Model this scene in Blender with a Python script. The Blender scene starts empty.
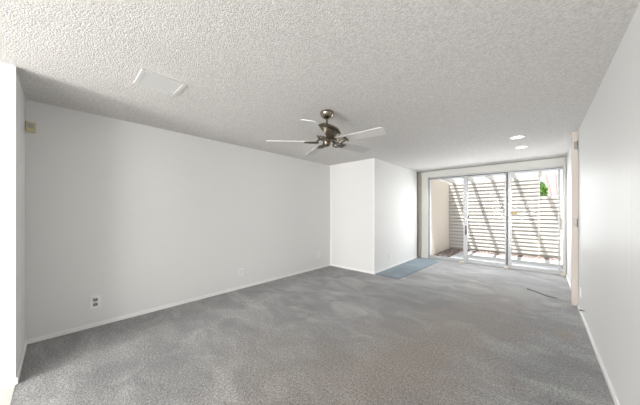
import bpy, bmesh, math, random
from mathutils import Vector, Matrix
random.seed(7)
C = bpy.context.scene.collection
R = math.radians

# ------------------------------------------------------------------ camera
F = 240.0; CX, HY = 320.0, 211.0
TH = math.atan(220 / 240.0); ST, CT = math.sin(TH), math.cos(TH)
CAMH = 1.328; H = 2.44
cd = bpy.data.cameras.new('camera'); cam = bpy.data.objects.new('camera', cd); C.objects.link(cam)
cd.sensor_width = 36; cd.lens = 36 * F / 640; cd.shift_y = (HY - 202.5) / 640
cd.clip_start = 0.05; cd.clip_end = 300
cam.location = (0, 0, CAMH); cam.rotation_euler = (R(90), 0, TH)
bpy.context.scene.camera = cam

# ------------------------------------------------------------------ world, sun, exposure
w = bpy.data.worlds.new('sky'); bpy.context.scene.world = w; w.use_nodes = True
bg = w.node_tree.nodes['Background']; bg.inputs[0].default_value = (0.92, 0.96, 1.0, 1); bg.inputs[1].default_value = 1.12
sd = bpy.data.lights.new('sun', 'SUN'); sd.energy = 11.0; sd.angle = R(0.6); sd.color = (1, 0.96, 0.9)
sun = bpy.data.objects.new('sun', sd); C.objects.link(sun)
sun.rotation_euler = Vector((0.30, 0.42, -1.0)).to_track_quat('-Z', 'Y').to_euler(); sun.location = (-2, 2, 8)
def area(name, loc, direction, sx, sy, power, col=(1, 1, 1)):
    a = bpy.data.lights.new(name, 'AREA'); a.shape = 'RECTANGLE'; a.size = sx; a.size_y = sy
    a.energy = power; a.color = col
    o = bpy.data.objects.new(name, a); C.objects.link(o); o.location = loc
    o.rotation_euler = Vector(direction).to_track_quat('-Z', 'Y').to_euler(); return o
area('added_rear_light', (-1.35, -6.35, 1.40), (0.0, 1, 0.22), 2.2, 1.7, 660, (1.0, 0.975, 0.96))  # added lamp outside the unseen rear window, brightens the room from behind
area('added_side_light', (0.75, -3.7, 1.38), (-1, 0.15, 0.35), 2.0, 1.7, 170, (1.0, 0.975, 0.96))  # added lamp outside the unseen right-hand window, brightens the left wall
area('patio_daylight', (-0.98, 7.36, 1.35), (0, -1, -0.6), 2.4, 1.8, 76, (0.97, 0.98, 1.0))
V = bpy.context.scene.view_settings
V.view_transform = 'Standard'; V.look = 'None'; V.gamma = 1; V.use_curve_mapping = False; V.exposure = 0.05

# ------------------------------------------------------------------ materials
def srgb(r, g, b):
    f = lambda c: (c / 255 / 12.92) if c / 255 <= 0.04045 else ((c / 255 + 0.055) / 1.055) ** 2.4
    return (f(r), f(g), f(b), 1)
def mat(name, col, rough=0.6, metal=0.0, var=0.03, vscale=3.0, bump=0.0, bscale=80.0, bdist=0.002, emit=None, spec=0.5):
    m = bpy.data.materials.new(name); m.use_nodes = True; nt = m.node_tree; N = nt.nodes; L = nt.links
    b = N['Principled BSDF']; b.inputs['Roughness'].default_value = rough; b.inputs['Metallic'].default_value = metal
    b.inputs['Specular IOR Level'].default_value = spec
    tc = N.new('ShaderNodeTexCoord')
    if var:
        n = N.new('ShaderNodeTexNoise'); n.inputs['Scale'].default_value = vscale; n.inputs['Detail'].default_value = 3
        L.new(tc.outputs['Object'], n.inputs['Vector'])
        mx = N.new('ShaderNodeMixRGB'); mx.blend_type = 'MIX'
        mx.inputs[1].default_value = tuple(c * (1 - var) for c in col[:3]) + (1,)
        mx.inputs[2].default_value = tuple(min(1, c * (1 + var)) for c in col[:3]) + (1,)
        L.new(n.outputs['Fac'], mx.inputs[0]); L.new(mx.outputs[0], b.inputs['Base Color'])
    else: b.inputs['Base Color'].default_value = col
    if bump:
        n2 = N.new('ShaderNodeTexNoise'); n2.inputs['Scale'].default_value = bscale; n2.inputs['Detail'].default_value = 4
        L.new(tc.outputs['Object'], n2.inputs['Vector'])
        bp = N.new('ShaderNodeBump'); bp.inputs['Strength'].default_value = bump; bp.inputs['Distance'].default_value = bdist
        L.new(n2.outputs['Fac'], bp.inputs['Height']); L.new(bp.outputs['Normal'], b.inputs['Normal'])
    if emit:
        b.inputs['Emission Color'].default_value = emit[0]; b.inputs['Emission Strength'].default_value = emit[1]
    return m

M = {}
M['wall'] = mat('wall_paint', (0.78, 0.775, 0.76, 1), 0.6, spec=0.2, var=0.012, vscale=1.2, bump=0.12, bscale=60, bdist=0.002)
M['trim'] = mat('white_trim', (0.90, 0.89, 0.88, 1), 0.4, var=0.01)
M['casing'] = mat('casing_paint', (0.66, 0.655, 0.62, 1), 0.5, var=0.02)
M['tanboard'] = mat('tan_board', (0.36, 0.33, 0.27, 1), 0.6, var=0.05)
M['pier'] = mat('cream_paint', (0.62, 0.55, 0.495, 1), 0.5, var=0.02)
M['alu'] = mat('aluminium_white', (0.46, 0.46, 0.47, 1), 0.4, metal=0.3, var=0.02)
M['alu_dark'] = mat('dark_gasket', (0.16, 0.16, 0.17, 1), 0.5, var=0.03)
M['alu_white'] = mat('white_aluminium', (0.85, 0.85, 0.86, 1), 0.35, var=0.01)
M['black'] = mat('black_plastic', (0.04, 0.04, 0.045, 1), 0.4, var=0.05)
M['brass'] = mat('aged_brass', (0.20, 0.15, 0.07, 1), 0.4, metal=0.6, var=0.2, vscale=60)
M['beigeplastic'] = mat('cream_plastic', (0.68, 0.62, 0.52, 1), 0.5, var=0.05)
M['plate'] = mat('white_plate', (0.86, 0.86, 0.89, 1), 0.3, var=0.01)
M['socket'] = mat('yellowed_socket', (0.33, 0.28, 0.19, 1), 0.4, var=0.1, vscale=40)
M['slot'] = mat('socket_slot', (0.03, 0.03, 0.025, 1), 0.5, var=0.05)
M['bronze'] = mat('brushed_nickel', (0.27, 0.235, 0.185, 1), 0.22, metal=1.0, var=0.12, vscale=30)
M['bronze_dark'] = mat('dark_nickel', (0.16, 0.135, 0.10, 1), 0.35, metal=1.0, var=0.15, vscale=30)
M['blade'] = mat('blade_white', (0.62, 0.61, 0.595, 1), 0.45, var=0.01)
M['hinge'] = mat('hinge_steel', (0.27, 0.265, 0.25, 1), 0.4, metal=0.7, var=0.05)
M['chime_case'] = mat('yellowed_plastic', (0.62, 0.57, 0.34, 1), 0.45, var=0.05, vscale=20)
M['chime_face'] = mat('grey_grille', (0.40, 0.40, 0.38, 1), 0.5, var=0.05, vscale=20)
M['lens'] = mat('lit_lens', (0.9, 0.9, 0.88, 1), 0.4, var=0, emit=((1, 0.98, 0.94, 1), 3.0))
M['concrete'] = mat('patio_concrete', (0.56, 0.57, 0.60, 1), 0.85, var=0.06, vscale=5, bump=0.3, bscale=90, bdist=0.003)
M['stucco'] = mat('beige_stucco', (0.78, 0.71, 0.63, 1), 0.9, var=0.03, vscale=3, bump=0.5, bscale=70, bdist=0.004)
M['whitestucco'] = mat('white_stucco', (0.82, 0.80, 0.77, 1), 0.9, var=0.02, vscale=3, bump=0.4, bscale=70, bdist=0.004)
M['slat'] = mat('painted_slat', (0.56, 0.54, 0.515, 1), 0.7, var=0.04, vscale=6)
M['slatback'] = mat('fence_backing', (0.42, 0.40, 0.38, 1), 0.8, var=0.05, vscale=6)
M['rafter'] = mat('painted_timber', (0.66, 0.64, 0.61, 1), 0.7, var=0.04, vscale=5)
M['earth'] = mat('desert_ground', (0.42, 0.36, 0.29, 1), 0.95, var=0.15, vscale=2)
M['bark'] = mat('reddish_bark', (0.50, 0.36, 0.34, 1), 0.85, var=0.15, vscale=10)
M['leaf'] = mat('green_leaf', (0.16, 0.33, 0.05, 1), 0.6, var=0.35, vscale=8)
M['cord'] = mat('grey_cord', (0.10, 0.10, 0.10, 1), 0.6, var=0.05)
M['tile'] = mat('pale_tile', (0.66, 0.65, 0.62, 1), 0.35, var=0.05, vscale=4)
M['register'] = mat('register_paint', (0.74, 0.735, 0.72, 1), 0.5, var=0.01)

def popcorn():
    m = bpy.data.materials.new('popcorn_ceiling'); m.use_nodes = True; nt = m.node_tree; N = nt.nodes; L = nt.links
    b = N['Principled BSDF']; b.inputs['Roughness'].default_value = 0.95; b.inputs['Specular IOR Level'].default_value = 0.15
    tc = N.new('ShaderNodeTexCoord')
    n = N.new('ShaderNodeTexNoise'); n.inputs['Scale'].default_value = 0.6; n.inputs['Detail'].default_value = 2
    L.new(tc.outputs['Object'], n.inputs['Vector'])
    mx = N.new('ShaderNodeMixRGB'); mx.inputs[1].default_value = (0.76, 0.735, 0.71, 1); mx.inputs[2].default_value = (0.80, 0.785, 0.765, 1)
    L.new(n.outputs['Fac'], mx.inputs[0])
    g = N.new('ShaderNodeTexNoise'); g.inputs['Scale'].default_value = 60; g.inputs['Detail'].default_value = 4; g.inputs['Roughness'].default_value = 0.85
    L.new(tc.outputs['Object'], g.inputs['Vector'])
    gr = N.new('ShaderNodeMapRange'); gr.inputs[1].default_value = 0.35; gr.inputs[2].default_value = 0.65; gr.inputs[3].default_value = 0.80; gr.inputs[4].default_value = 1.12  # colour grain standing in for light and shade on the popcorn lumps
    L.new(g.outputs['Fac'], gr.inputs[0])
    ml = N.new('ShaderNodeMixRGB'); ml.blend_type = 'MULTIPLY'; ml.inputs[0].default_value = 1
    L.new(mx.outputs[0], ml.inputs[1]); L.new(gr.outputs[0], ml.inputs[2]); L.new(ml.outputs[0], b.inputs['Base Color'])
    a = N.new('ShaderNodeTexNoise'); a.inputs['Scale'].default_value = 190; a.inputs['Detail'].default_value = 3; a.inputs['Roughness'].default_value = 0.6
    v = N.new('ShaderNodeTexVoronoi'); v.inputs['Scale'].default_value = 105
    L.new(tc.outputs['Object'], a.inputs['Vector']); L.new(tc.outputs['Object'], v.inputs['Vector'])
    a.inputs['Detail'].default_value = 5; a.inputs['Roughness'].default_value = 0.8
    ad = N.new('ShaderNodeMath'); ad.operation = 'MULTIPLY_ADD'; ad.inputs[1].default_value = -1.6
    L.new(a.outputs['Fac'], ad.inputs[2]); L.new(v.outputs['Distance'], ad.inputs[0])
    bp = N.new('ShaderNodeBump'); bp.inputs['Strength'].default_value = 0.42; bp.inputs['Distance'].default_value = 0.009
    L.new(ad.outputs[0], bp.inputs['Height']); L.new(bp.outputs['Normal'], b.inputs['Normal'])
    return m
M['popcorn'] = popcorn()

def carpet(name, base, alt, stain=True, blue=False):
    m = bpy.data.materials.new(name); m.use_nodes = True; nt = m.node_tree; N = nt.nodes; L = nt.links
    b = N['Principled BSDF']; b.inputs['Roughness'].default_value = 1.0; b.inputs['Specular IOR Level'].default_value = 0.1
    b.inputs['Sheen Weight'].default_value = 0.25; b.inputs['Sheen Roughness'].default_value = 0.6
    tc = N.new('ShaderNodeTexCoord')
    def noise(scale, detail=3, mapping=None, rough=0.5, dist=0.0):
        n = N.new('ShaderNodeTexNoise'); n.inputs['Scale'].default_value = scale; n.inputs['Detail'].default_value = detail
        n.inputs['Roughness'].default_value = rough; n.inputs['Distortion'].default_value = dist
        if mapping:
            mp = N.new('ShaderNodeMapping'); mp.inputs['Rotation'].default_value = (0, 0, mapping[0]); mp.inputs['Scale'].default_value = mapping[1]
            L.new(tc.outputs['Object'], mp.inputs['Vector']); L.new(mp.outputs[0], n.inputs['Vector'])
        else: L.new(tc.outputs['Object'], n.inputs['Vector'])
        return n
    def ramp(src, p0, p1):
        r = N.new('ShaderNodeMapRange'); r.inputs[1].default_value = p0; r.inputs[2].default_value = p1; r.clamp = True
        L.new(src, r.inputs[0]); return r.outputs[0]
    def mix(fac, c1, c2, mode='MIX'):
        x = N.new('ShaderNodeMixRGB'); x.blend_type = mode
        for i, c in ((0, fac), (1, c1), (2, c2)):
            if isinstance(c, (tuple, float)): x.inputs[i].default_value = c
            else: L.new(c, x.inputs[i])
        return x.outputs[0]
    big = noise(0.9, 4, (-0.74, (0.7, 1.3, 1)), 0.55, 0.4)
    col = mix(ramp(big.outputs['Fac'], 0.36, 0.64), base, alt)
    strk = noise(2.6, 4, (-0.9, (0.45, 1.5, 1)), 0.6, 0.8)
    col = mix(ramp(strk.outputs['Fac'], 0.35, 0.65), mix(0.5, col, tuple(c * 0.78 for c in base[:3]) + (1,)), col)
    mid = noise(2.3, 5, (-0.5, (0.8, 1.2, 1)), 0.62, 1.0)
    col = mix(ramp(mid.outputs['Fac'], 0.40, 0.62), mix(0.50, col, (0.24, 0.24, 0.25, 1)), col)
    if stain:
        # broad brown traffic soiling across the middle of the room, and one round stain near the right wall
        def blob(cx, cy, rx, ry, rot, c, amt, col, soft=0.25):
            mp = N.new('ShaderNodeMapping'); mp.vector_type = 'TEXTURE'
            mp.inputs['Location'].default_value = (cx, cy, 0); mp.inputs['Rotation'].default_value = (0, 0, rot); mp.inputs['Scale'].default_value = (rx, ry, 1)
            L.new(tc.outputs['Object'], mp.inputs['Vector'])
            nz = noise(2.4, 4); 
            g = N.new('ShaderNodeVectorMath'); g.operation = 'LENGTH'; L.new(mp.outputs[0], g.inputs[0])
            ad = N.new('ShaderNodeMath'); ad.operation = 'ADD'; L.new(g.outputs['Value'], ad.inputs[0])
            mm = N.new('ShaderNodeMath'); mm.operation = 'MULTIPLY_ADD'; mm.inputs[1].default_value = 1.6; mm.inputs[2].default_value = -0.8
            L.new(nz.outputs['Fac'], mm.inputs[0]); L.new(mm.outputs[0], ad.inputs[1])
            r = N.new('ShaderNodeMapRange'); r.inputs[1].default_value = 1.0 + soft; r.inputs[2].default_value = 0.2; r.inputs[4].default_value = amt
            L.new(ad.outputs[0], r.inputs[0])
            return mix(r.outputs[0], col, c)
        br = (0.49, 0.415, 0.36, 1)
        col = blob(-0.85, 2.3, 0.62, 1.7, -0.15, br, 0.85, col)
        col = blob(-0.5, 4.3, 0.5, 1.2, 0.1, br, 0.4, col)
        col = blob(-1.75, 1.3, 0.5, 0.7, 0.4, br, 0.4, col)
        col = blob(0.20, 3.70, 0.10, 0.13, 0.0, (0.54, 0.42, 0.33, 1), 0.8, col)
        col = blob(-1.5, 3.2, 0.35, 0.6, 0.7, (0.32, 0.32, 0.335, 1), 0.5, col)
    fine = noise(110, 2, None, 0.8)
    fin2 = noise(52, 3, None, 0.8)
    col = mix(1.0, col, mix(ramp(fine.outputs['Fac'], 0.36, 0.64), (0.36, 0.36, 0.36, 1), (1.0, 1.0, 1.0, 1)), 'MULTIPLY')
    col = mix(1.0, col, mix(ramp(fin2.outputs['Fac'], 0.38, 0.62), (0.56, 0.56, 0.56, 1), (1.0, 1.0, 1.0, 1)), 'MULTIPLY')
    L.new(col, b.inputs['Base Color'])
    bp = N.new('ShaderNodeBump'); bp.inputs['Strength'].default_value = 0.8; bp.inputs['Distance'].default_value = 0.008
    L.new(fin2.outputs['Fac'], bp.inputs['Height']); L.new(bp.outputs['Normal'], b.inputs['Normal'])
    return m
M['carpet'] = carpet('grey_carpet', (0.52, 0.52, 0.52, 1), (0.80, 0.79, 0.775, 1))
M['bluecarpet'] = carpet('blue_carpet', (0.27, 0.42, 0.52, 1), (0.36, 0.52, 0.62, 1), stain=False)

def glosswall():
    m = mat('glossy_wall_paint', (0.80, 0.80, 0.79, 1), 0.3, var=0.0, spec=0.15); nt = m.node_tree; N = nt.nodes; L = nt.links
    b = N['Principled BSDF']; tc = N.new('ShaderNodeTexCoord'); mp = N.new('ShaderNodeMapping'); mp.inputs['Scale'].default_value = (1, 7, 0.25)
    n = N.new('ShaderNodeTexNoise'); n.inputs['Scale'].default_value = 2.2; n.inputs['Detail'].default_value = 4
    L.new(tc.outputs['Object'], mp.inputs[0]); L.new(mp.outputs[0], n.inputs['Vector'])
    r = N.new('ShaderNodeMapRange'); r.inputs[3].default_value = 0.40; r.inputs[4].default_value = 0.60
    L.new(n.outputs['Fac'], r.inputs[0]); L.new(r.outputs[0], b.inputs['Roughness'])
    bp = N.new('ShaderNodeBump'); bp.inputs['Strength'].default_value = 0.25; bp.inputs['Distance'].default_value = 0.01
    L.new(n.outputs['Fac'], bp.inputs['Height']); L.new(bp.outputs['Normal'], b.inputs['Normal'])
    return m
M['gloss'] = glosswall()

def glass():
    m = bpy.data.materials.new('window_glass'); m.use_nodes = True; nt = m.node_tree; N = nt.nodes; L = nt.links
    N.remove(N['Principled BSDF'])
    t = N.new('ShaderNodeBsdfTransparent'); t.inputs[0].default_value = (0.97, 0.98, 0.98, 1)
    g = N.new('ShaderNodeBsdfGlossy'); g.inputs['Roughness'].default_value = 0.02
    f = N.new('ShaderNodeFresnel'); f.inputs[0].default_value = 1.08; x = N.new('ShaderNodeMixShader')
    L.new(f.outputs[0], x.inputs[0]); L.new(t.outputs[0], x.inputs[1]); L.new(g.outputs[0], x.inputs[2])
    L.new(x.outputs[0], N['Material Output'].inputs[0]); return m
M['glass'] = glass()

def stonemat():
    m = mat('brown_gravel', (0.3, 0.25, 0.22, 1), 0.9, var=0.0); nt = m.node_tree; N = nt.nodes; L = nt.links
    b = N['Principled BSDF']; tc = N.new('ShaderNodeTexCoord'); v = N.new('ShaderNodeTexNoise'); v.inputs['Scale'].default_value = 16
    cr = N.new('ShaderNodeValToRGB'); cr.color_ramp.elements[0].position = 0.33; cr.color_ramp.elements[1].position = 0.68
    cr.color_ramp.elements[0].color = (0.07, 0.055, 0.055, 1); cr.color_ramp.elements[1].color = (0.44, 0.36, 0.33, 1)
    L.new(tc.outputs['Object'], v.inputs['Vector']); L.new(v.outputs['Fac'], cr.inputs[0]); L.new(cr.outputs[0], b.inputs['Base Color'])
    return m
M['stone'] = stonemat()

# ------------------------------------------------------------------ mesh helpers
def box(bm, x0, x1, y0, y1, z0, z1, bev=0.0, rot=None, piv=None):
    r = bmesh.ops.create_cube(bm, size=1); vs = r['verts']
    for v in vs: v.co = Vector(((x0 + x1) / 2 + v.co.x * (x1 - x0), (y0 + y1) / 2 + v.co.y * (y1 - y0), (z0 + z1) / 2 + v.co.z * (z1 - z0)))
    if bev:
        es = list({e for v in vs for e in v.link_edges})
        rb = bmesh.ops.bevel(bm, geom=es, offset=bev, segments=2, affect='EDGES', profile=0.5)
        vs = list({v for f in rb['faces'] for v in f.verts} | {v for v in vs if v.is_valid})
    if rot is not None:
        for v in vs: v.co = rot @ (v.co - piv) + piv
    return vs
def lathe(bm, prof, seg=32, mtx=None, cap=True):
    rings = []
    for r, z in prof:
        if r < 1e-5: rings.append([bm.verts.new((0, 0, z))])
        else: rings.append([bm.verts.new((r * math.cos(2 * math.pi * k / seg), r * math.sin(2 * math.pi * k / seg), z)) for k in range(seg)])
    for a, b in zip(rings, rings[1:]):
        for k in range(seg):
            k2 = (k + 1) % seg
            if len(a) == 1 and len(b) == 1: continue
            if len(a) == 1: bm.faces.new((a[0], b[k2], b[k]))
            elif len(b) == 1: bm.faces.new((a[k], a[k2], b[0]))
            else: bm.faces.new((a[k], a[k2], b[k2], b[k]))
    if cap:
        if len(rings[0]) > 1: bm.faces.new(list(reversed(rings[0])))
        if len(rings[-1]) > 1: bm.faces.new(rings[-1])
    if mtx is not None:
        for rg in rings:
            for v in rg: v.co = mtx @ v.co
def tube(bm, pts, r, seg=8, closed=False, flat=1.0):
    pts = [Vector(p) for p in pts]; rings = []; n = len(pts)
    for i, p in enumerate(pts):
        if closed: d = pts[(i + 1) % n] - pts[i - 1]
        else: d = pts[min(i + 1, n - 1)] - pts[max(i - 1, 0)]
        d.normalize(); up = Vector((0, 0, 1)) if abs(d.z) < 0.95 else Vector((1, 0, 0))
        s = d.cross(up).normalized(); u = s.cross(d)
        rr = r[i] if isinstance(r, (list, tuple)) else r
        rings.append([bm.verts.new(p + s * rr * math.cos(2 * math.pi * k / seg) + u * rr * flat * math.sin(2 * math.pi * k / seg)) for k in range(seg)])
    m = n if closed else n - 1
    for i in range(m):
        a, b = rings[i], rings[(i + 1) % n]
        for k in range(seg): bm.faces.new((a[k], a[(k + 1) % seg], b[(k + 1) % seg], b[k]))
    if not closed: bm.faces.new(list(reversed(rings[0]))); bm.faces.new(rings[-1])
def obj(name, bm, m, parent=None, smooth=False, origin=None):
    bmesh.ops.recalc_face_normals(bm, faces=bm.faces[:])
    me = bpy.data.meshes.new(name)
    if origin is not None:
        for v in bm.verts: v.co -= Vector(origin)
    bm.to_mesh(me); bm.free(); me.materials.append(M[m] if isinstance(m, str) else m)
    if smooth:
        for p in me.polygons: p.use_smooth = True
        try: me.set_sharp_from_angle(angle=R(35))
        except Exception: pass
    o = bpy.data.objects.new(name, me); C.objects.link(o)
    if parent is not None: o.parent = parent
    if origin is not None: o.location = origin
    return o
def tag(o, label=None, cat=None, group=None, kind=None):
    if label: o['label'] = label
    if cat: o['category'] = cat
    if group: o['group'] = group
    if kind: o['kind'] = kind
    return o
def thing(name, loc, label, cat, group=None, kind=None):
    o = bpy.data.objects.new(name, None); C.objects.link(o); o.location = loc; o.empty_display_size = 0.05
    return tag(o, label, cat, group, kind)
def struct(name, boxes, m, label, cat='wall', bev=0.0, parent=None):
    bm = bmesh.new()
    for b in boxes: box(bm, *b, bev=bev)
    return tag(obj(name, bm, m, parent), label, cat, kind='structure')
def part(name, boxes, m, parent, bev=0.0, label=None):
    bm = bmesh.new()
    for b in boxes: box(bm, *b, bev=bev)
    o = obj(name, bm, m, None)
    loc = parent.matrix_world.translation if False else None
    o.parent = parent
    # parts are drawn in world coordinates: cancel the parents' offsets
    off = Vector((0, 0, 0)); p = parent
    while p is not None: off += Vector(p.location); p = p.parent
    o.data.transform(Matrix.Translation(-off))
    if label: o['label'] = label
    return o
def px(x, y, Y=None, X=None, Z=None):      # measured point of the photograph -> place in the room
    t = (x - CX) / F; dx = t * CT - ST; dy = t * ST + CT; dz = (HY - y) / F
    if Y is not None: d = Y / dy
    elif X is not None: d = X / dx
    else: d = (Z - CAMH) / dz
    return Vector((d * dx, d * dy, CAMH + d * dz))

# ------------------------------------------------------------------ dimensions
XL, XR = -3.77, 0.392
XB = -2.567            # face of the boxed-out block
YS, YB0, YB1, YD, YR = -0.222, 4.485, 6.87, 7.05, -6.0
XS = -2.968             # entry wall / stub corner
YP = 4.89              # pier in the right wall
FY = 9.60              # slat fence

# ------------------------------------------------------------------ room shell
struct('floor', [(XL - .1, 0.55, YS, YD, -0.08, 0), (-2.1, 0.55, YR, YS, -0.08, 0)], 'carpet', 'worn grey carpet with brownish traffic marks covering the room', 'floor')
struct('floor_entry', [(XS - .1, -2.1, YR, YS, -0.08, 0.002)], 'tile', 'pale tile floor starting past the stub wall corner', 'floor')
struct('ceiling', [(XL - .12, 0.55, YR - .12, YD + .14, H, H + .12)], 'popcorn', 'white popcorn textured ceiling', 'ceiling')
struct('wall_left', [(XL - .12, XL, YS - .1, YB1 + .3, 0, H)], 'wall', 'long plain white left wall', 'wall')
struct('wall_entry', [(XS - .1, XS, YR, YS, 0, H), (XL, XS - .1, YS - .1, YS, 0, H)], 'wall', 'white stub wall with an outside corner at the left edge', 'wall')
struct('wall_alcove', [(XL, XB, YB0, YB1, 0, H)], 'wall', 'white boxed-out wall block in the far left corner', 'wall')
struct('wall_right', [(XR, XR + .12, YR, -4.7, 0, H), (XR, XR + .12, -2.7, YP, 0, H), (XR, XR + .12, -4.7, -2.7, 0, 0.5), (XR, XR + .12, -4.7, -2.7, 2.25, H), (XR + .004, XR + .12, YP, YD + .1, 0, H)], 'gloss', 'glossy white right wall running to the patio door', 'wall')
WX0, WX1, WZ = -2.335, 0.365, 2.27
struct('wall_back', [(XL - .12, WX0, YD, YD + .14, 0, H), (WX1, XR + .12, YD, YD + .14, 0, H), (WX0, WX1, YD, YD + .14, WZ, H)], 'wall', 'white end wall around the sliding patio door', 'wall')
struct('wall_rear', [(XS, -2.55, YR - .12, YR, 0, H), (-0.15, XR, YR - .12, YR, 0, H), (-2.55, -0.15, YR - .12, YR, 0, 0.5), (-2.55, -0.15, YR - .12, YR, 2.25, H)], 'wall', 'white rear wall with an added wide window opening behind the viewer', 'wall')
wn = thing('added_window_1', (-1.35, YR - .06, 0.5), 'added unseen wide white framed window in the rear wall, for light from behind', 'window', kind='structure')  # unseen window, added to account for the light from behind
part('window_frame', [(-2.55, -0.15, YR - .09, YR - .03, 0.5, 0.55), (-2.55, -0.15, YR - .09, YR - .03, 2.2, 2.25), (-2.55, -2.50, YR - .09, YR - .03, 0.55, 2.2), (-0.20, -0.15, YR - .09, YR - .03, 0.55, 2.2), (-1.375, -1.325, YR - .09, YR - .03, 0.55, 2.2)], 'trim', wn)
part('pane', [(-2.50, -1.375, YR - .063, YR - .057, 0.55, 2.2), (-1.325, -0.20, YR - .063, YR - .057, 0.55, 2.2)], 'glass', wn)

wn = thing('added_window_2', (XR + .06, -3.7, 0.5), 'added unseen wide white framed window in the right wall behind the viewer, for side light', 'window', kind='structure')  # unseen window, added so side light reaches the left wall
part('window_frame', [(XR + .03, XR + .09, -4.7, -2.7, 0.5, 0.55), (XR + .03, XR + .09, -4.7, -2.7, 2.2, 2.25), (XR + .03, XR + .09, -4.7, -4.65, 0.55, 2.2), (XR + .03, XR + .09, -2.75, -2.7, 0.55, 2.2), (XR + .03, XR + .09, -3.725, -3.675, 0.55, 2.2)], 'trim', wn)
part('pane', [(XR + .057, XR + .063, -4.65, -3.725, 0.55, 2.2), (XR + .057, XR + .063, -3.675, -2.75, 0.55, 2.2)], 'glass', wn)

# baseboards and trim
bh, bt = 0.048, 0.014
struct('baseboard_left', [(XL, XL + bt, YS + bt, YB0 - bt, 0, bh)], 'trim', 'low white baseboard along the left wall', 'baseboard', 0.003)
struct('baseboard_entry', [(XL, XS, YS, YS + bt, 0, bh), (XS, XS + bt, YR + .02, YS + bt, 0, bh)], 'trim', 'low white baseboard wrapping the stub wall', 'baseboard', 0.003)
struct('baseboard_alcove', [(XL, XB + bt, YB0 - bt, YB0, 0, bh), (XB, XB + bt, YB0, YB1, 0, bh)], 'trim', 'low white baseboard around the boxed-out block', 'baseboard', 0.003)
struct('baseboard_right', [(XR - bt, XR, YR + .02, YP - .06, 0, bh), (XR - bt + .004, XR + .004, YP + .16, YD - .06, 0, bh)], 'trim', 'low white baseboard along the right wall', 'baseboard', 0.003)
struct('trim_1', [(XL + .001, XL + .055, YB0 - .008, YB0, bh, H)], 'trim', 'thin white batten in the inside corner of the block', 'trim', 0.002)
struct('trim_2', [(XB - .018, XB + .004, YB0 - .004, YB0 + .018, bh, H)], 'trim', 'rounded corner bead on the outside corner of the block', 'trim', 0.003)
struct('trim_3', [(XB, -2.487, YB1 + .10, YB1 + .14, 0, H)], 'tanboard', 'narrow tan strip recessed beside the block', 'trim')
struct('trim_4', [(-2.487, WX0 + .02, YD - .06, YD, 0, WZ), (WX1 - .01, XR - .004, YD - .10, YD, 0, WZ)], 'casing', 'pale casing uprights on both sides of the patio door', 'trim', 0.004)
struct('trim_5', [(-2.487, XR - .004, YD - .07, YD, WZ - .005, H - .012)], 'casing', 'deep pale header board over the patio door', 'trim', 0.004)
struct('trim_6', [(0.330, XR, YP, YP + .11, 0, H)], 'pier', 'narrow cream jamb standing out from the right wall', 'trim', 0.003)
struct('trim_7', [(XS - .006, XS + .003, YS - .006, YS + .003, bh, H)], 'trim', 'bright corner bead at the end of the stub wall', 'trim', 0.002)

# ------------------------------------------------------------------ sliding patio door
d = thing('door_1', (-0.98, YD + .06, 0), 'three panel aluminium sliding glass door to the patio', 'door', kind='structure')
part('door_frame', [(WX0, WX1, YD + .0, YD + .12, 0, 0.05), (WX0, WX1, YD, YD + .12, WZ - .03, WZ), (WX0, WX0 + .028, YD, YD + .12, .05, WZ - .03), (WX1 - .012, WX1, YD, YD + .12, .05, WZ - .03)], 'alu', d, 0.003)
part('gasket', [(WX0 + .028, WX0 + .042, YD + .01, YD + .05, .05, WZ - .03), (WX0 + .042, WX1 - .02, YD + .005, YD + .06, WZ - .045, WZ - .03)], 'alu_dark', d, label='dark seal along the frame')
def panel(xa, xb, y, sl, sr, ml='alu', mr='alu'):
    p = bpy.data.objects.new('sliding_panel', None); C.objects.link(p); p.parent = d; p.location = ((xa + xb) / 2 + .98, 0, 0)
    zt = WZ - .045
    part('panel_rail', [(xa, xb, y, y + .035, .05, .085), (xa, xb, y, y + .035, zt - .03, zt)], 'alu', p, 0.002)
    if sl: part('stile', [(xa, xa + sl, y, y + .04, .085, zt - .03)], ml, p, 0.003)
    if sr: part('stile', [(xb - sr, xb, y, y + .04, .085, zt - .03)], mr, p, 0.003)
    part('pane', [(xa + sl, xb - sr, y + .015, y + .021, .085, zt - .03)], 'glass', p)
    return p
p1 = panel(WX0 + .042, -1.362, YD + .01, 0.03, 0.095, ml='alu_white')
p2 = panel(-1.42, -0.585, YD + .06, 0.03, 0.03)
part('edge_seal', [(-0.580, -0.548, YD + .045, YD + .10, .06, WZ - .05)], 'alu_dark', d, label='dark interlock between the panels')  # dark grey upright strip where two panels meet
p3 = panel(-0.548, WX1 - .012, YD + .01, 0.062, 0.0)
part('stile', [(0.283, 0.308, YD + .06, YD + .10, .06, WZ - .05)], 'alu', p3, 0.003)
hz0, hz1 = px(464, 234.5, Y=YD).z, px(464, 226, Y=YD).z; hx = px(465.8, 230, Y=YD).x
part('door_handle', [(hx - .014, hx + .014, YD - .02, YD + .01, hz0, hz1)], 'black', p1, 0.006, 'dark pull handle')
lk = px(468.5, 217, Y=YD)
part('lock_knob', [(lk.x - .018, lk.x + .018, YD - .008, YD + .06, lk.z - .02, lk.z + .02)], 'black', p1, 0.006, 'dark round lock button')
lt = px(514, 213, Y=YD)
part('latch', [(lt.x - .058, lt.x + .058, YD - .004, YD + .022, lt.z - .034, lt.z + .034)], 'brass', p3, 0.006, 'brass coloured latch plate')

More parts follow.
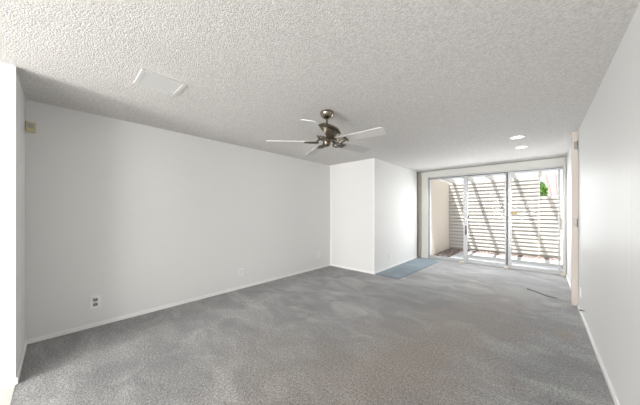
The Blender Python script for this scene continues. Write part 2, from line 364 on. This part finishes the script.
# ------------------------------------------------------------------ patio
struct('patio_slab', [(-1.95, 0.6, YD + .14, 9.12, -0.12, -0.02), (-2.6, -1.95, YD + .14, YD + .55, -0.12, -0.02)], 'concrete', 'grey concrete patio slab beyond the glass', 'patio')
struct('ground', [(-30, 30, YD + .14, 60, -0.3, -0.12)], 'earth', 'bare ground beyond the patio', 'ground')
struct('patio_wall', [(-2.60, -2.44, YD + .14, FY + .1, -.12, 2.35)], 'stucco', 'beige stucco side wall left of the patio', 'wall')
struct('patio_wall', [(0.43, 0.56, YD + .14, FY + .1, -.12, 2.30)], 'whitestucco', 'sunlit white side wall right of the patio', 'wall')
struct('roof', [(-4.2, 1.0, -6.6, YD + .36, H + .12, H + .24)], 'whitestucco', 'flat roof slab with a short eave over the patio door', 'roof')

fe = thing('slat_fence', (-1.22, FY, -.12), 'tall white horizontal slat fence across the back of the patio', 'fence')
SP = 0.117; zt = 2.33; bm = bmesh.new(); z = zt; k = 0
while z - .07 > 0.02:
    j = random.uniform(-.002, .002)
    box(bm, -2.44, 0.0, FY - .02 + j, FY + j, z - .066, z, bev=.002); z -= SP; k += 1
o = obj('slats', bm, 'slat'); o.data.transform(Matrix.Translation((1.22, -FY, .12))); o.parent = fe
part('backing_board', [(-2.44, 0.0, FY + .03, FY + .05, -.1, zt)], 'slatback', fe)
part('fence_post', [(-0.05, 0.0, FY + .003, FY + .03, -.1, zt)], 'slat', fe)
fl = thing('slat_fence', (0.21, FY, -.12), 'low white horizontal slat fence section at the right end of the patio', 'fence')
bm = bmesh.new(); z = 1.755
while z - .07 > 0.0:
    box(bm, 0.004, 0.43, FY + .0, FY + .02, z - .066, z, bev=.002); z -= SP
o = obj('slats', bm, 'slat'); o.data.transform(Matrix.Translation((-.21, -FY, .12))); o.parent = fl
part('backing_board', [(0.004, 0.43, FY + .05, FY + .07, -.1, 1.75)], 'slatback', fl)

pg = thing('pergola', (-1.0, 8.4, 2.31), 'pale timber rafters of the open patio cover above the slat fence', 'pergola')
for rx in (-2.30, -1.72, -1.158, -0.578, 0.0):
    part('rafter', [(rx - .034, rx + .034, YD + .145, FY + .04, 2.335, 2.455)], 'rafter', pg, 0.003)
part('post', [(-0.05, 0.0, FY + .075, FY + .125, -.12, 2.56)], 'rafter', pg, 0.003)
part('ledger', [(-2.40, 0.42, FY + .042, FY + .073, 2.40, 2.455)], 'rafter', pg, 0.003)

# gravel: nobody could count it
bm = bmesh.new()
def stones(x0, x1, y0, y1, n):
    for _ in range(n):
        x, y = random.uniform(x0, x1), random.uniform(y0, y1); r = random.uniform(.014, .034)
        vs = bmesh.ops.create_icosphere(bm, subdivisions=1, radius=r)['verts']
        a = random.uniform(0, 6.28); ca, sa = math.cos(a), math.sin(a); sx, sz = random.uniform(.9, 1.5), random.uniform(.5, .8)
        zc = -.045 + random.uniform(0, .03)
        for v in vs:
            q = v.co * random.uniform(.85, 1.12); q = Vector((q.x * sx, q.y, q.z * sz))
            v.co = Vector((x + q.x * ca - q.y * sa, y + q.x * sa + q.y * ca, zc + q.z))
box(bm, -2.44, -1.95, YD + .55, 9.12, -.115, -.05); box(bm, -2.44, 0.43, 9.12, FY - .03, -.115, -.05)
stones(-2.40, -1.99, YD + .6, 9.12, 750); stones(-2.40, 0.39, 9.15, FY - .08, 1300)
gv = obj('gravel', bm, 'stone'); tag(gv, 'brown gravel bed along the left patio wall and the slat fence', 'gravel', kind='stuff')

# shrub and bare trunks beyond the fence
sc = px(541.5, 185, Y=11.6)
sh = thing('shrub', (sc.x, 11.6, -.12), 'bright green leafy shrub rising behind the low slat fence', 'shrub')
bm = bmesh.new()
for k in range(1500):
    a, b_ = random.uniform(0, 6.28), random.uniform(-1, 1); rr = random.uniform(.3, 1) ** .5
    s = math.sqrt(1 - b_ * b_)
    c = Vector((math.cos(a) * s * .20 * rr - .03, math.sin(a) * s * .25 * rr, 2.02 + b_ * .48 * rr))
    dirv = Vector((random.gauss(0, 1), random.gauss(0, 1), random.gauss(.3, 1))).normalized(); sd_ = dirv.cross(Vector((random.random(), random.random(), random.random()))).normalized()
    l, wd = random.uniform(.05, .09), random.uniform(.012, .022)
    q = [c - dirv * l * .5, c + sd_ * wd, c + dirv * l * .5, c - sd_ * wd]
    bm.faces.new([bm.verts.new(p) for p in q])
obj('foliage', bm, 'leaf', sh)
bm = bmesh.new()
for k in range(5):
    a = k * 1.26; tube(bm, [(0.02 * math.cos(a), .02 * math.sin(a), 0), (.05 * math.cos(a), .05 * math.sin(a), .9), (.14 * math.cos(a), .14 * math.sin(a), 1.9)], [.018, .014, .006], 6)
obj('stem', bm, 'bark', sh)
def trunk(pa, pb, Y, r, label):
    a, b_ = px(*pa, Y=Y), px(*pb, Y=Y); dirv = (a - b_) / (a.z - b_.z); base = b_ - dirv * (b_.z + .14)
    pts = [base + dirv * (a.z + .14) * i / 14 for i in range(15)]
    pts = [p - base + Vector((random.uniform(-.01, .01), 0, 0)) for p in pts]
    bm = bmesh.new(); tube(bm, pts, [r * (1.35 - .55 * i / 14 + random.uniform(-.05, .05)) for i in range(15)], 10)
    o = obj('bare_trunk', bm, 'bark', smooth=True); o.location = base; tag(o, label, 'tree trunk')
trunk((545.8, 174.5), (550.5, 195), 15, .055, 'leaning reddish bare trunk beyond the low fence, nearer the green shrub')
trunk((555.0, 172.5), (556.8, 195), 17, .045, 'slimmer paler bare trunk beyond the low fence, nearer the door jamb')

# ------------------------------------------------------------------ ceiling fan
fx, fy = -1.764, 2.04
fan = thing('ceiling_fan', (fx, fy, H), 'nickel ceiling fan with five white blades hanging from a short rod', 'ceiling fan')
bm = bmesh.new(); lathe(bm, [(0, 0), (.072, 0), (.078, -.012), (.077, -.024), (.066, -.05), (.045, -.070), (.022, -.080), (0, -.080)]); obj('canopy', bm, 'bronze', fan, True)
bm = bmesh.new(); lathe(bm, [(.012, -.075), (.012, -.165)], 16); obj('downrod', bm, 'bronze', fan, True)
bm = bmesh.new(); tilt = Matrix.Translation((.022 * CT, .022 * ST, -.202)) @ Matrix.Rotation(R(17), 4, Vector((-ST, CT, 0)))
lathe(bm, [(.016, .052), (.03, .046), (.075, .040), (.118, .024), (.138, 0.0), (.141, -.006), (.134, -.014)], 40, tilt, cap=False)
lathe(bm, [(.134, -.014), (.116, -.02), (.10, -.045), (.085, -.07), (.066, -.094), (.05, -.104), (.0, -.106)], 40, tilt, cap=False)
obj('motor_housing', bm, 'bronze', fan, True)
bm = bmesh.new(); lathe(bm, [(.134, -.0145), (.1365, -.012), (.141, -.006), (.144, -.003), (.141, .0)], 40, tilt, cap=False); obj('rim_band', bm, 'bronze_dark', fan, True)
bm = bmesh.new(); lathe(bm, [(.0, -.27), (.05, -.27), (.056, -.285), (.056, -.31), (.046, -.325), (.046, -.36), (.035, -.38), (.012, -.388), (0, -.39)], 28); obj('switch_housing', bm, 'bronze_dark', fan, True)
ZB = -.335
def blade_mesh():
    bm = bmesh.new(); top = []; n = 26; out = []
    for i in range(n + 1):            # outline: narrow root, wider rounded tip
        u = i / n; x = .185 + .485 * u; wv = .052 + .022 * u
        if u > .93: wv *= math.sqrt(max(0, 1 - ((u - .93) / .07) ** 2)) * .35 + .65
        if u < .06: wv *= .6 + .4 * u / .06
        out.append((x, wv))
    loop = [(x, w_) for x, w_ in out] + [(x, -w_) for x, w_ in reversed(out)]
    a = [bm.verts.new((x, y, .004)) for x, y in loop]; b_ = [bm.verts.new((x, y, -.004)) for x, y in loop]
    bm.faces.new(a); bm.faces.new(list(reversed(b_)))
    for i in range(len(a)): bm.faces.new((a[i], b_[i], b_[(i + 1) % len(a)], a[(i + 1) % len(a)]))
    return bm
def iron_mesh():
    bm = bmesh.new()
    tube(bm, [(.04, 0, .030), (.08, 0, .026), (.11, 0, .004), (.125, 0, -.006)], [.014, .011, .009, .009], 8)
    ring = [(.158 + .060 * math.cos(2 * math.pi * k / 20), .050 * math.sin(2 * math.pi * k / 20), -.012) for k in range(20)]
    tube(bm, ring, .0085, 8, closed=True)
    tube(bm, [(.205, .02, -.012), (.245, .032, -.009)], .008, 6); tube(bm, [(.205, -.02, -.012), (.245, -.032, -.009)], .008, 6)
    tube(bm, [(.14, 0, -.012), (.25, 0, -.009)], .007, 6)
    for y in (-.032, 0, .032): lathe(bm, [(.012, -.010), (.012, -.016), (.0, -.018)], 10, Matrix.Translation((.248, y, 0)))
    return bm
b0 = obj('blade', blade_mesh(), 'blade', fan); i0 = obj('blade_iron', iron_mesh(), 'bronze_dark', b0, True)
for k in range(5):
    if k == 0: b_ = b0
    else:
        b_ = b0.copy(); C.objects.link(b_); b_.parent = fan; i_ = i0.copy(); C.objects.link(i_); i_.parent = b_
    b_.location = (0, 0, ZB); b_.rotation_euler = (Matrix.Rotation(R(8 + 72 * k), 4, 'Z') @ Matrix.Rotation(R(-12), 4, 'X')).to_euler()
bm = bmesh.new(); tube(bm, [(.03, -.03, -.37), (.031, -.031, -.42)], .0015, 5); obj('pull_chain', bm, 'bronze', fan)

# ------------------------------------------------------------------ ceiling cover plate, recessed lights
cv = thing('ceiling_register', (-2.435, .60, H), 'square white cover panel with raised rim on the popcorn ceiling', 'ceiling panel')
x0, x1, y0, y1 = -2.59, -2.28, .44, .765
part('frame', [(x0, x1, y0, y0 + .03, H - .007, H), (x0, x1, y1 - .03, y1, H - .007, H), (x0, x0 + .03, y0 + .03, y1 - .03, H - .007, H), (x1 - .03, x1, y0 + .03, y1 - .03, H - .007, H)], 'register', cv, .003)
part('panel', [(x0 + .03, x1 - .03, y0 + .03, y1 - .03, H - .0035, H)], 'register', cv)
for (a, b_, lab) in ((517.5, 137, 'round lit recessed ceiling light farther from the patio door'), (521.5, 147, 'round lit recessed ceiling light closer to the patio door')):
    p = px(a, b_, Z=H); t = thing('recessed_light', (p.x, p.y, H), lab, 'ceiling light', 'recessed lights near the patio door')
    bm = bmesh.new(); lathe(bm, [(.066, 0), (.090, 0), (.090, -.004), (.083, -.009), (.069, -.007), (.066, 0)], 40, cap=False); obj('trim_ring', bm, 'plate', t, True)
    bm = bmesh.new(); lathe(bm, [(0, -.0015), (.066, -.0015), (.069, -.005), (.045, -.008), (0, -.009)], 40, cap=False); obj('lens', bm, 'lens', t, True)

# ------------------------------------------------------------------ outlets
def outlet(Y, Z, X, label, sc=1.0, sock='socket', flip=1, parts=True):
    t = thing('wall_outlet', (X, Y, Z), label, 'outlet', None)
    s = flip
    def q(xa, xb, ya, yb, za, zb): 
        a, b_ = X + s * xa, X + s * xb; return (min(a, b_), max(a, b_), Y + ya * sc, Y + yb * sc, Z + za * sc, Z + zb * sc)
    part('cover_plate', [q(0, .010, -.040, .040, -.062, .062)], 'plate', t, .0025)
    for zc in (-.024, .024):
        so = part('socket', [q(.008, .013, -.018, .018, zc - .016, zc + .016)], sock, t, .0015)
        part('slot', [q(.0125, .0135, -.009, -.005, zc - .007, zc + .009), q(.0125, .0135, .005, .009, zc - .007, zc + .007)], 'slot', so)
    part('screw', [q(.009, .0115, -.004, .004, -.004, .004)], 'brass', t, .001)
outlet(.288, .283, XL, 'white duplex outlet with yellowed sockets, nearest the stub wall', 1.15)
outlet(px(240, 272, X=XL).y, px(240, 272, X=XL).z, XL, 'all-white outlet halfway along the left wall', 1.0, 'plate')
outlet(px(319, 254.5, X=XL).y, px(319, 254.5, X=XL).z, XL, 'white outlet on the left wall just before the boxed-out block', 1.0, 'plate')
outlet(px(389.3, 256, X=XB).y, px(389.3, 256, X=XB).z, XB, 'white outlet on the block side above the blue carpet strip', 1.0, 'plate')
outlet(px(580.8, 292, X=XR).y, px(580.8, 292, X=XR).z, XR, 'white outlet low on the right wall near the cream jamb', 1.0, 'plate', -1)

# door chime box high on the left wall
ch = thing('door_chime', (XL, YS + .037, 2.16), 'small yellowed chime box high on the wall beside the stub corner', 'door chime')
part('case', [(XL, XL + .045, YS + .004, YS + .070, 2.115, 2.215)], 'chime_case', ch, .006)
part('grille', [(XL + .044, XL + .049, YS + .018, YS + .058, 2.150, 2.198)], 'chime_face', ch, .002, 'grey speaker grille')
# hinges left on the jamb
for zc, lab in ((2.245, 'upper steel hinge on the cream jamb, near the ceiling'), (1.165, 'lower steel hinge on the cream jamb, at mid height')):
    t = thing('hinge', (XR - .01, YP, zc), lab, 'hinge', None)
    part('leaf', [(XR - .042, XR - .006, YP - .003, YP + .001, zc - .055, zc + .055)], 'hinge', t, .001)
    bm = bmesh.new(); lathe(bm, [(0, -.062), (.006, -.060), (.0075, -.055), (.0075, .055), (.006, .060), (0, .062)], 14, Matrix.Translation((.001, -.008, 0))); obj('knuckle', bm, 'hinge', t, True)
# spring door stop on the right baseboard
dp = px(582, 310.5, X=XR - .02)
t = thing('spring_stop', (XR, dp.y, dp.z), 'small dark spring stop on the right baseboard near the jamb', 'door stop')
bm = bmesh.new(); tube(bm, [(-.0 - .03 * i / 60, .006 * math.cos(i * .9), .006 * math.sin(i * .9)) for i in range(61)], .0016, 5); obj('spring', bm, 'hinge', t)
bm = bmesh.new(); lathe(bm, [(0, 0), (.009, .001), (.009, .012), (0, .014)], 12, Matrix.Translation((-.028, 0, 0)) @ Matrix.Rotation(R(-90), 4, 'Y')); obj('rubber_tip', bm, 'black', t)

# small cream blocks at the door track
for (a, b_, lab) in ((461.5, 263, 'small cream guide block on the floor at the left door stile'), (506.3, 269.2, 'small cream guide block on the floor at the middle door stile')):
    p = px(a, b_, Z=0.0); p.y = YD - .055; 
    p.x = px(a, b_, Y=p.y).x
    bm = bmesh.new(); box(bm, p.x - .05, p.x + .045, p.y - .045, p.y + .045, 0, .028, bev=.008); box(bm, p.x - .03, p.x + .03, p.y - .0, p.y + .045, .026, .042, bev=.006)
    tag(obj('guide_block', bm, 'beigeplastic', origin=(p.x, p.y, 0)), lab, 'guide block')
bm = bmesh.new(); box(bm, WX1 - .055, WX1 + .012, YD - .16, YD - .102, 0, .055, bev=.008); box(bm, WX1 - .045, WX1 + .0, YD - .14, YD - .11, .052, .072, bev=.006)
tag(obj('plinth_block', bm, 'beigeplastic', origin=(WX1 - .02, YD - .13, 0)), 'small cream block at the foot of the right door casing', 'block')

# blue carpet strip beside the block, loose cord
bm = bmesh.new()
pts = [(XB + .014, 4.50), (-2.03, 4.47), (-1.99, 5.4), (-1.955, 6.70), (-2.12, 6.88), (XB + .014, 6.90)]
a = [bm.verts.new((x, y, .001)) for x, y in pts]; b_ = [bm.verts.new((x, y, .010)) for x, y in pts]
bm.faces.new(b_); bm.faces.new(list(reversed(a)))
for i in range(len(pts)): bm.faces.new((a[i], a[(i + 1) % 6], b_[(i + 1) % 6], b_[i]))
tag(obj('carpet_strip', bm, 'bluecarpet'), 'blue grey carpet strip lying along the side of the wall block', 'carpet piece')
bm = bmesh.new(); cp = [px(x, y, Z=0.006) for x, y in ((527, 288.5), (533, 290.6), (541, 293.6), (549, 296.6), (557, 298.2))]
fine = []
for i in range(len(cp) - 1):
    for u in range(6): 
        p0, p1, p2, p3_ = cp[max(i - 1, 0)], cp[i], cp[i + 1], cp[min(i + 2, len(cp) - 1)]; s = u / 6
        fine.append(0.5 * ((2 * p1) + (p2 - p0) * s + (2 * p0 - 5 * p1 + 4 * p2 - p3_) * s * s + (3 * p1 - p0 - 3 * p2 + p3_) * s ** 3))
fine.append(cp[-1]); tube(bm, fine, .0055, 8)
tag(obj('loose_cord', bm, 'cord', smooth=True), 'thin dark cord lying on the carpet before the patio door', 'cord')
